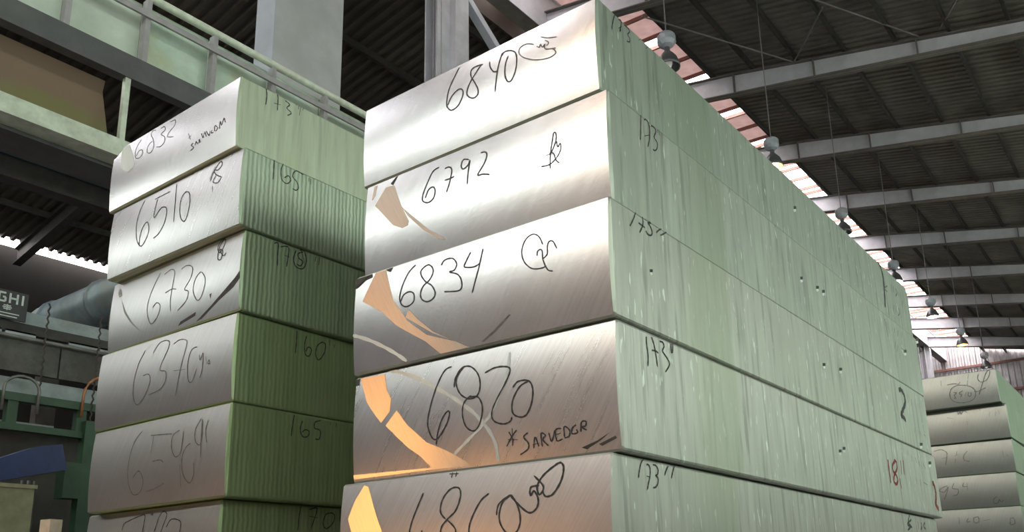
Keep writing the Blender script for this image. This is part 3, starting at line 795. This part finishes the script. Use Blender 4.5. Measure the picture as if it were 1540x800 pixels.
for i, pts in ((1, [(1205, 418), (1229, 432), (1238, 438)]), (2, [(979, 407), (1239, 548), (1264, 555), (1385, 668)]), (3, [(1263, 678), (1269, 674), (1398, 696)]), (1, [(1361, 528), (1379, 510)]), (0, [(1195, 312)])):
    for u, v in pts:
        MI[i].patch('bolt_hole', [[(u - 2, v - 2), (u + 2, v - 2), (u + 2.4, v + 2), (u - 1.6, v + 2.4)]], INK, face='s', off=0.0014)
        MI[i].patch('scuff', [[(u - 2.4, v + 3), (u + 1.5, v + 2.6), (u + 1.9, v + 6), (u - 1, v + 7)]], CHALK, face='s', off=0.0014)

# ---- left stack end faces
LI[0].marks('handwritten_number', 'f', [
    c11((270, 430), (240, 480), (218, 550), (225, 605), (260, 605), (288, 565), (280, 530), (250, 545), (228, 590)),
    c11((400, 345), (370, 350), (360, 390), (385, 440), (390, 510), (360, 560), (330, 550), (340, 490), (375, 450)),
    c11((450, 330), (480, 310), (490, 345), (455, 385), (490, 410), (490, 460), (455, 500), (420, 505)),
    c11((535, 270), (580, 250), (580, 300), (530, 370), (520, 410), (575, 410))], NW * 0.8, INKF, 'number 6832 in faded marker')
LI[0].marks('handwritten_word', 'f', [c11((715, 380), (735, 440)), c11((740, 400), (710, 430)), c11((760, 470), (740, 490), (760, 510), (730, 540)), c11((775, 490), (785, 455), (800, 480)), c11((810, 470), (815, 435), (825, 465)), c11((835, 380), (850, 420), (865, 370), (880, 410)), c11((880, 360), (905, 400), (915, 360)), c11((930, 350), (925, 375), (945, 370)), c11((955, 360), (960, 310), (985, 330), (965, 360)), c11((1000, 340), (1010, 270), (1020, 310)), c11((1025, 300), (1045, 240), (1055, 280))], NW * 0.9, INK, 'asterisk and small handwritten word')
LI[0].patch('saw_overlap', [c11((130, 465), (160, 480), (195, 570), (215, 650), (205, 690), (150, 740), (105, 720), (90, 690), (110, 610), (85, 560), (100, 490))], POL, 'bright polished crescent where two saw cuts meet')
LI[1].marks('handwritten_number', 'f', [
    c12((260, 380), (225, 470), (203, 580), (205, 700), (235, 752), (275, 700), (303, 620), (290, 560), (255, 600), (230, 680), (222, 755)),
    c12((465, 312), (400, 345), (343, 375)), c12((365, 375), (350, 450), (345, 525), (395, 450), (435, 440), (445, 480), (425, 570), (380, 650), (335, 690)),
    c12((515, 250), (512, 400), (502, 560)), c12((600, 310), (565, 360), (550, 450), (560, 530), (590, 550), (620, 470), (632, 380), (620, 320), (590, 320))], NW, INK, 'number 6510 in marker')
LI[1].marks('scribble', 'f', [c12((790, 235), (815, 160), (850, 90), (875, 70), (880, 100), (850, 140), (820, 140), (830, 170), (860, 190), (880, 200), (850, 245), (815, 235), (840, 180)), c12((785, 215), (825, 110)), c12((812, 272), (813, 315))], NW, INK)
LI[2].marks('handwritten_number', 'f', [
    c13((370, 310), (330, 400), (295, 500), (285, 580), (305, 655), (350, 610), (372, 540), (350, 515), (320, 550)),
    c13((395, 325), (440, 292), (465, 310), (455, 400), (440, 500), (440, 570)), c13((405, 450), (450, 425), (480, 425)),
    c13((510, 290), (545, 265), (585, 280), (575, 350), (535, 425), (560, 440), (545, 500), (485, 568)),
    c13((645, 305), (610, 350), (592, 430), (610, 490), (635, 490), (665, 420), (672, 350), (650, 310))], NW * 0.9, INKF, 'number 6730 in faded marker')
LI[2].marks('scribble', 'f', [c13((800, 85), (770, 100), (750, 150), (770, 180), (800, 110), (790, 90), (760, 150), (755, 220), (775, 225), (785, 170), (765, 160), (790, 200), (810, 180))], NW, INK)
LI[2].patch('grime', [c13((905, 300), (870, 350), (800, 430), (700, 540), (600, 640), (640, 620), (760, 500), (860, 410), (905, 350)), c13((700, 460), (715, 450), (705, 490)), c13((500, 640), (605, 575), (600, 600), (480, 670))], GRIME, 'dark curved scar')
LI[2].patch('saw_overlap', [c13((95, 420), (105, 425), (115, 470), (95, 480), (85, 450)), c13((115, 500), (140, 570), (185, 650), (270, 740), (175, 650), (130, 580))], POL, 'thin polished crescent')
LI[3].marks('handwritten_number', 'f', [
    c14((330, 270), (285, 370), (255, 500), (250, 600), (275, 655), (330, 590), (370, 490), (360, 440), (320, 450)),
    c14((385, 290), (430, 215), (490, 200), (495, 250), (440, 400), (480, 420), (480, 480), (440, 545), (355, 585)),
    c14((530, 225), (570, 195), (615, 195), (625, 230), (590, 380), (545, 590)), c14((535, 415), (620, 405)),
    c14((700, 245), (660, 270), (635, 380), (640, 480), (665, 490), (700, 400)), c14((720, 300), (725, 340), (745, 290), (740, 400), (720, 465)), c14((765, 315), (770, 370)), c14((790, 335), (778, 360), (795, 365), (790, 340))], NW * 0.95, INKF, 'number 6370 in faded marker')
LI[4].marks('handwritten_number', 'f', [
    c15((360, 160), (310, 240), (280, 370), (275, 480), (300, 560), (345, 550), (370, 480), (345, 415), (305, 460)),
    c15((415, 190), (500, 183), (550, 180)), c15((435, 195), (420, 300)), c15((430, 355), (480, 345), (500, 360)), c15((500, 490), (440, 525), (385, 545)),
    c15((600, 155), (560, 190), (550, 260), (575, 325), (610, 290), (625, 160)),
    c15((670, 240), (640, 270), (615, 340), (620, 430), (660, 490), (690, 430), (690, 360)), c15((605, 370), (605, 520)),
    c15((735, 80), (700, 150), (700, 220), (730, 250), (745, 180), (740, 90), (735, 330)), c15((780, 90), (765, 160), (775, 235))], NW * 0.95, INKF, 'number beginning 65 in faded marker')
LI[5].marks('handwritten_number', 'f', [c15((235, 790), (245, 750), (275, 730), (340, 700), (375, 695), (370, 760), (360, 830)), c15((440, 800), (465, 710), (490, 670), (515, 690), (495, 760), (470, 840)), c15((515, 770), (545, 720), (600, 730), (605, 780), (590, 850)), c15((410, 690), (425, 685), (420, 698))], NW * 1.05, INK, 'number in marker')
# ---- left stack sides
LI[0].marks('length_mark', 's', [c16((120, 50), (125, 95), (118, 150)), c16((185, 80), (192, 110), (188, 185)), c16((168, 140), (208, 152)), c16((235, 125), (262, 150), (245, 170), (272, 200), (248, 215)), c16((300, 138), (302, 155)), c16((318, 148), (314, 178)), c16((328, 165), (320, 215)), c16((345, 170), (340, 185))], SW, INK, 'length 173 inches in marker')
LI[1].marks('length_mark', 's', [c16((170, 475), (166, 540), (162, 600)), c16((225, 500), (210, 545), (215, 600), (245, 625), (268, 605), (255, 578), (230, 590)), c16((345, 572), (300, 548), (280, 580), (305, 615), (315, 650), (300, 665), (280, 655)), c16((378, 590), (375, 612)), c16((390, 598), (390, 630))], SW, INK, 'length 165 inches in marker')
LI[2].marks('length_mark', 's', [c17((85, 60), (108, 62), (105, 120), (103, 190)), c17((120, 80), (165, 82), (165, 130), (155, 195)), c17((145, 130), (172, 140)), c17((210, 100), (195, 150), (210, 195), (250, 205), (268, 160), (255, 105), (230, 100)), c17((250, 110), (222, 120), (225, 145), (248, 165), (235, 190), (215, 180)), c17((240, 100), (262, 190)), c17((325, 135), (318, 165)), c17((345, 140), (340, 185))], SW * 1.1, INK, 'corrected length in inches in marker')
LI[3].marks('length_mark', 's', [c17((215, 560), (212, 620), (205, 690)), c17((270, 590), (258, 640), (262, 695), (285, 705), (298, 670), (280, 655), (265, 680)), c17((360, 625), (330, 650), (322, 700), (340, 728), (370, 690), (378, 640), (355, 625)), c17((402, 610), (402, 645)), c17((430, 640), (428, 660))], SW, INK, 'length 160 inches in marker')
LI[4].marks('length_mark', 's', [c18((170, 95), (160, 150), (150, 225)), c18((220, 130), (205, 180), (220, 225), (250, 225), (258, 195), (235, 185), (218, 200)), c18((330, 130), (295, 140), (292, 175), (325, 190), (320, 240), (295, 240)), c18((388, 140), (386, 158)), c18((422, 145), (420, 170))], SW, INK, 'length 165 inches in marker')
LI[5].marks('length_mark', 's', [c18((210, 640), (198, 710), (190, 790)), c18((260, 665), (300, 655), (305, 675), (270, 780)), c18((260, 705), (310, 715)), c18((400, 685), (360, 695), (342, 750), (365, 780), (405, 740), (412, 700), (395, 685)), c18((445, 665), (440, 735))], SW, INK, 'length 170 inches in marker')
# ---- far stack
FW = 0.011
RI[0].marks('handwritten_number', 'f', [c22((330, 300), (350, 230), (420, 190), (520, 190), (600, 220), (630, 280), (600, 350), (500, 385), (400, 380), (345, 340), (330, 280)), c22((375, 270), (410, 275), (385, 300), (400, 335), (380, 335)), c22((480, 250), (440, 280), (470, 300), (450, 320)), c22((520, 270), (505, 310)), c22((545, 265), (545, 310), (575, 305), (575, 265)), c22((610, 260), (660, 255), (745, 215)),
    c22((660, 60), (650, 110), (690, 150), (760, 120), (790, 40), (770, 15), (740, 60), (710, 160), (665, 300)), c22((230, 130), (232, 195)), c22((300, 185), (380, 170), (430, 175), (450, 150)), c22((530, 190), (545, 60))], FW, INKF, 'circled number and scribble')
RI[1].marks('handwritten_number', 'f', [c22((420, 480), (430, 520), (450, 490), (460, 520), (490, 480), (530, 500)), c22((660, 430), (680, 480)), c22((790, 490), (785, 550)), c22((860, 490), (850, 540)), c22((890, 470), (900, 520)), c22((300, 560), (370, 570)), c22((530, 600), (535, 640))], FW, INKF)
RI[2].marks('handwritten_number', 'f', [c23((105, 155), (160, 140), (205, 160), (210, 190), (200, 265)), c23((170, 210), (215, 205)), c23((290, 150), (275, 250)), c23((270, 190), (300, 180)), c23((375, 150), (345, 190), (350, 225), (395, 235)), c23((655, 150), (665, 200)), c23((690, 180), (700, 195))], FW, INKF, 'number 772 in faded marker')
RI[3].marks('handwritten_number', 'f', [c23((215, 430), (175, 445), (150, 470), (190, 480), (220, 440), (205, 500), (190, 540)), c23((265, 410), (255, 450), (300, 460), (295, 500), (260, 510)), c23((345, 405), (338, 435), (370, 435)), c23((370, 405), (375, 465)), c23((610, 515), (585, 540), (590, 570), (620, 565), (630, 540), (645, 560), (665, 545))], FW, INKF, 'number 954 in faded marker')
RI[4].marks('handwritten_number', 'f', [c23((305, 680), (310, 740)), c23((380, 690), (370, 720), (400, 715)), c23((420, 690), (460, 680), (465, 720), (430, 725), (425, 690)), c23((715, 690), (745, 690), (755, 730), (720, 740), (720, 690)), c23((500, 710), (560, 700))], FW, INKF)

# ================================================================== pendant lamps, one in each bay
def lamp(y, colr, power, label, x=-6.2, z=11.05, on=1.0):
    o = empty('pendant_lamp', (x, y, z)); tag(o, label, 'lamp', 'pendant lamps in a row')
    MB().tube([(0, 0, 0.32), (0, 0, skin(x) - z + 0.01)], 0.012, 6).build('cable', HANGER, o)
    MB().lathe([(0.0, 0.32), (0.13, 0.31), (0.175, 0.25), (0.175, 0.13), (0.13, 0.06), (0.06, 0.02), (0, 0.02)], 10).build('gear_box', BALLAST, o)
    MB().lathe([(0.05, 0.02), (0.055, -0.06), (0.10, -0.11), (0.17, -0.20), (0.215, -0.34), (0.22, -0.40), (0.205, -0.40), (0.20, -0.34), (0.15, -0.20), (0.09, -0.13), (0.05, -0.06)], 20).build('reflector', BELL, o, True)
    em = emit('lamp_glow', colr, on)
    MB().lathe([(0.0, -0.10), (0.05, -0.12), (0.075, -0.22), (0.08, -0.32), (0.05, -0.40), (0, -0.43)], 12).build('bulb', em, o, True)
    if power:
        l = bpy.data.lights.new('bulb_light', 'POINT'); l.energy = power; l.color = colr; l.shadow_soft_size = 0.16
        lo = bpy.data.objects.new('bulb_light', l); col.objects.link(lo); lo.parent = o; lo.location = (0, 0, -0.50)
WARM = (1.0, 0.50, 0.16); GRN = (0.72, 1.0, 0.78); WHT = (1.0, 0.97, 0.92)
lamp(12.9, WHT, 0, 'unlit pendant lamp in the bay just behind the stack topped by 6840', on=0.2)
lamp(17.95, (1.0, 0.72, 0.30), 50, 'pendant lamp glowing yellow, its base touching the edge of the top ingot', on=25)
lamp(22.95, WHT, 0, 'dark pendant lamp beside the far half of the top ingot', on=0.1)
lamp(28.1, GRN, 120, 'pendant lamp glowing greenish white over the butt end of ingot 6840', on=40)
lamp(33.0, WHT, 100, 'pendant lamp glowing white before the overexposed rooflight', on=40)
lamp(38.0, WARM, 100, 'pendant lamp with an orange glowing bell', on=6)
lamp(43.0, WHT, 0, 'small unlit pendant lamp above the stack before the end wall', on=0.3)
lamp(7.9, WHT, 60, 'white pendant lamp hanging above the ingot stacks', on=60)
lamp(2.9, GRN, 120, 'greenish pendant lamp hanging above the front of the stacks', on=40)
lamp(-2.1, WHT, 120, 'white pendant lamp hanging just behind the photographer', on=30)
lamp(-7.1, WARM, 330, 'warm pendant lamp hanging far behind the photographer', on=120)

fd = empty('added_floodlight', (-8.3, -3.1, 0.0)); tag(fd, 'unseen twin floodlight, added for orange glints, on a low floor stand behind the photographer', 'lamp')
fd.rotation_euler.z = math.radians(-46)  # warm floodlight added to put orange glints on the saw crescents
for k in (-1, 1):
    MB().box(-0.30 + 0.34 * k, 0.30 + 0.34 * k, -0.25, 0.0, 0.16, 0.56).build('housing', BALLAST, fd)
    MB().box(-0.27 + 0.34 * k, 0.27 + 0.34 * k, 0.0, 0.012, 0.20, 0.52).build('lens', emit('added_flood_glow', (1.0, 0.44, 0.10), 12), fd)
    MB().box(-0.03 + 0.5 * k, 0.03 + 0.5 * k, -0.4, 0.2, 0, 0.06).build('foot', DSTEEL, fd)
MB().box(-0.66, 0.66, -0.16, -0.08, 0.06, 0.16).build('crossbar', DSTEEL, fd)
fl_ = bpy.data.lights.new('added_flood_beam', 'AREA'); fl_.shape = 'RECTANGLE'; fl_.size = 1.2; fl_.size_y = 0.34; fl_.energy = 32; fl_.color = (1.0, 0.42, 0.09)
flo = bpy.data.objects.new('added_flood_beam', fl_); col.objects.link(flo); flo.parent = fd; flo.location = (0, 0.03, 0.36); flo.rotation_euler = (math.radians(90), 0, 0)

# ================================================================== crane runway on the left
g = empty('crane_runway', (-10, 0, 0)); tag(g, 'crane runway girder with pale green panels and handrail beside the broad column', 'girder')
YA, YZ = -8.0, 40.0
MB().box(-0.16, 0.0, YA, YZ, 8.02, 8.35).build('top_chord', CHAN, g)
posts = [4.06 + 1.03 * k for k in range(-9, 30)]
for k, y in enumerate(posts[:-1]):
    MB().box(-0.26, -0.23, y + 0.01, posts[k + 1] - 0.01, 8.35, 9.34).build('web_panel', PANELG if y > 5.0 else PANEL, g)
    MB().box(-0.16, -0.04, y - 0.035, y + 0.035, 8.35, 9.33).build('post', POSTM, g)
MB().box(-0.035, 0.0, YA, YZ, 9.03, 9.12).build('mid_rail', POSTM, g)
MB().tube([(-0.07, YA, 9.385), (-0.07, YZ, 9.385)], 0.058, 10).build('handrail', RAILM, g, True)
MB().box(-0.30, 0.0, YA, YZ, 6.88, 6.93).box(-0.02, 0.0, YA, YZ, 6.93, 7.12).build('bottom_chord', RAILM, g)
MB().box(-0.9, -0.3, YA, YZ, 6.83, 6.90).build('walkway_plate', CHAN, g)
for k in range(-3, 12):
    MB().box(-0.10, -0.02, 4.86 + 2.06 * k, 4.93 + 2.06 * k, 7.1, 8.02).build('hanger_post', RAILM, g)
sh = MB().poly([(0, 3.43, 8.02), (0, 4.74, 8.02), (0, 4.72, 7.85), (0, 4.90, 7.02), (0, 3.58, 7.02)], (-0.02, 0, 0)).build('rusted_sheet', RUST, loc=(-10.32, 0, 0))
for v in sh.data.vertices: v.co.y -= 4.1; v.co.z -= 7.0
sh.location = (-10.32, 4.1, 7.0)
tag(sh, 'rust brown sheet with mossy green lower half, hung inside the runway girder', 'sheet')
b2 = empty('lower_runway_beam', (-14, 0, 0)); tag(b2, 'dark runway beam with a blue top flange behind the pale girder', 'girder')
MB().box(-0.02, 0.02, YA, YZ, 7.95, 8.32).build('web', DSTEEL, b2)
MB().box(-0.15, 0.15, YA, YZ, 8.32, 8.37).build('top_flange', BLUEB, b2)
MB().box(-0.15, 0.15, YA, YZ, 7.90, 7.95).build('bottom_flange', DSTEEL, b2)
p, q = onx(127, 264, -13.0), onx(163, 240, -12.2)
ck = MB().beam(p - Vector((-14, 0, 0)), q - Vector((-14, 0, 0)), 0.10, 0.16).build('cross_bracket', CYAN, b2)

# ================================================================== machinery at far left
dk = empty('round_duct', (-13.5, 6.3, 5.9)); tag(dk, 'fat blue grey galvanised duct running crosswise behind the ribbed green stack', 'duct')
MB().tube([(-2.0, 0, -0.15), (-1.2, 0, 0), (3.2, 0, 0)], 0.34, 20).build('pipe', DUCT, dk, True)
for xx in (-0.9, 0.7, 2.3):
    MB().tube([(xx - 0.03, 0, 0), (xx + 0.03, 0, 0)], 0.37, 20).build('joint_ring', DUCT, dk, True)
MB().box(-1.15, -0.95, -0.15, 0.15, -5.9, -0.3).build('support_leg', DSTEEL, dk)
MB().box(1.1, 1.3, -0.15, 0.15, -5.9, -0.3).build('support_leg', DSTEEL, dk)

def yzbox(name, x, y0, y1, z0, z1, dx, mat, parent):
    return MB().box(x - dx, x, y0, y1, z0, z1).build(name, mat, parent)
mf = empty('casting_machine', (0, 0, 0)); tag(mf, 'green framed casting machine with grimy plates beyond the ribbed green stack', 'machine')
yzbox('light_beam', -10.6, 1.0, 7.5, 4.62, 4.78, 0.14, WHITEP, mf)
yzbox('dark_beam', -10.5, 1.0, 7.5, 4.48, 4.60, 0.2, DSTEEL, mf)
for k, (a, b_, m) in enumerate(((3.5, 3.98, DUCT), (4.02, 4.36, COLD), (4.75, 5.12, WHITEP), (5.14, 5.6, WHITEP))):
    yzbox('guard_plate', -10.5, a, b_, 4.30 if k < 2 else 4.38, 4.50, 0.05, m, mf)
for k in range(6):
    yzbox('grimy_plate', -10.1, 1.2 + 1.1 * k, 2.28 + 1.1 * k, 3.92, 4.30, 0.06, DIRTY, mf)
MB().tube([(-10.05, 1.2, 4.30), (-10.05, 7.5, 4.30)], 0.025, 8).build('edge_pipe', HOOP, mf, True)
yzbox('white_plate', -10.15, 1.2, 7.5, 3.60, 3.86, 0.05, WHITEP, mf)
for z0, z1 in ((3.575, 3.665), (3.25, 3.325)):
    yzbox('rail', -10.0, 1.2, 7.5, z0, z1, 0.12, GREEN, mf)
for y, z0 in ((3.96, 3.32), (4.72, 3.32), (2.9, 3.32), (6.2, 0)):
    yzbox('frame_post', -10.02, y, y + 0.11, z0, 3.58, 0.10, GREEN, mf)
yzbox('frame_post', -9.95, 4.80, 4.95, 0, 3.45, 0.14, GREEN, mf)
yzbox('frame_post', -9.95, 2.2, 2.35, 0, 3.45, 0.14, GREEN, mf)
yzbox('tread_bar', -10.3, 4.0, 4.6, 3.37, 3.40, 0.08, WHITEP, mf)
yzbox('hydraulic_block', -9.95, 4.62, 4.80, 2.55, 2.95, 0.2, GREEN, mf)
yzbox('machine_body', -11.2, 1.0, 8.0, 0, 3.5, 0.6, DSTEEL, mf)
for k in range(3):
    MB().tube([(-10.7, 4.5 + 0.07 * k, 0), (-10.7, 4.5 + 0.07 * k, 2.8)], 0.022, 6).build('riser_pipe', HOOP, mf, True)
def hoop(y, r, mat, z=3.66, hgt=0.24):
    pts = [Vector((-9.98, y - r, z - 0.25))] + [Vector((-9.98, y - r * math.cos(t * math.pi / 10), z + hgt * math.sin(t * math.pi / 10))) for t in range(11)] + [Vector((-9.98, y + r, z - 0.25))]
    return MB().tube(pts, 0.017, 8).build('hoop_tube', mat, mf, True)
hoop(4.07, 0.185, HOOP, 3.70, 0.15); hoop(5.0, 0.25, HOOPC, 3.74, 0.26)
for y in (4.25, 4.86):
    MB().tube([(-10.0 + 0.012 * (k % 2), y + 0.014 * (k % 2), 4.75 - 0.045 * k) for k in range(30)], 0.011, 5).build('chain', DSTEEL, mf)
bb = MB().poly([onx(0, 689, -9.6), onx(58, 671, -9.6), onx(94, 668, -9.6), onx(101, 706, -9.6), onx(0, 723, -9.6), Vector((-9.6, 2.8, 2.35)), Vector((-9.6, 2.8, 2.65))], (-0.35, 0, 0)).build('blue_chute', BLUE)
tag(bb, 'dark blue sloping chute resting above the beige box', 'chute')
bl = MB().box(-0.06, 0.06, -0.05, 0.05, -2.5, 0.1).build('support_leg', DSTEEL, bb, loc=(-9.82, 2.95, 2.5))
bx = empty('control_box', (-9.4, 3.6, 0)); tag(bx, 'dull beige metal box standing under the blue chute', 'box')
MB().box(-0.18, 0.0, -0.5, 0.48, 0, 2.56).build('body', BEIGE, bx)
MB().box(-0.19, 0.02, -0.52, 0.50, 2.56, 2.60).build('lid', BEIGE, bx)
tp = MB().box(-0.045, 0.045, -0.035, 0.035, 0, 1.895).build('timber_post', TIMBER, loc=(-4.90, 2.235, 0))
tp.rotation_euler = (math.radians(0), 0, math.radians(8))
tag(tp, 'pale timber post standing at the corner of the ribbed green stack', 'timber')
# sign board
sg = empty('sign_board', (-10.44, 3.84, 4.60)); tag(sg, 'small dark sign board with pale lettering GHI above the casting machine', 'sign')
MB().box(-0.02, 0, -0.40, 0.36, 0.0, 0.34).build('board', SIGNB, sg)
MB().box(-0.03, -0.02, -0.3, -0.26, 0.1, 0.2).box(-0.03, -0.02, 0.2, 0.24, 0.1, 0.2).build('fixing', DSTEEL, sg)
lt = MB()
def bar(a, b, w_=0.022): lt.beam((0.002, a[0], a[1]), (0.002, b[0], b[1]), w_, 0.004, (1, 0, 0))
# G H I
for a, b in (((0.11, 0.30), (0.04, 0.30)), ((0.04, 0.30), (0.04, 0.20)), ((0.04, 0.20), (0.11, 0.20)), ((0.11, 0.20), (0.11, 0.25)), ((0.11, 0.25), (0.08, 0.25)),
             ((0.16, 0.31), (0.16, 0.19)), ((0.24, 0.31), (0.24, 0.19)), ((0.16, 0.25), (0.24, 0.25)), ((0.30, 0.31), (0.30, 0.19))): bar(a, b)
for a, b in (((0.14, 0.17), (0.14, 0.10)), ((0.09, 0.135), (0.19, 0.135)), ((0.10, 0.155), (0.18, 0.155)), ((0.10, 0.115), (0.18, 0.115)), ((0.02, 0.065), (0.28, 0.065)), ((0.04, 0.03), (0.26, 0.03))): bar(a, b, 0.012)
lt.build('lettering', SIGNW, sg)
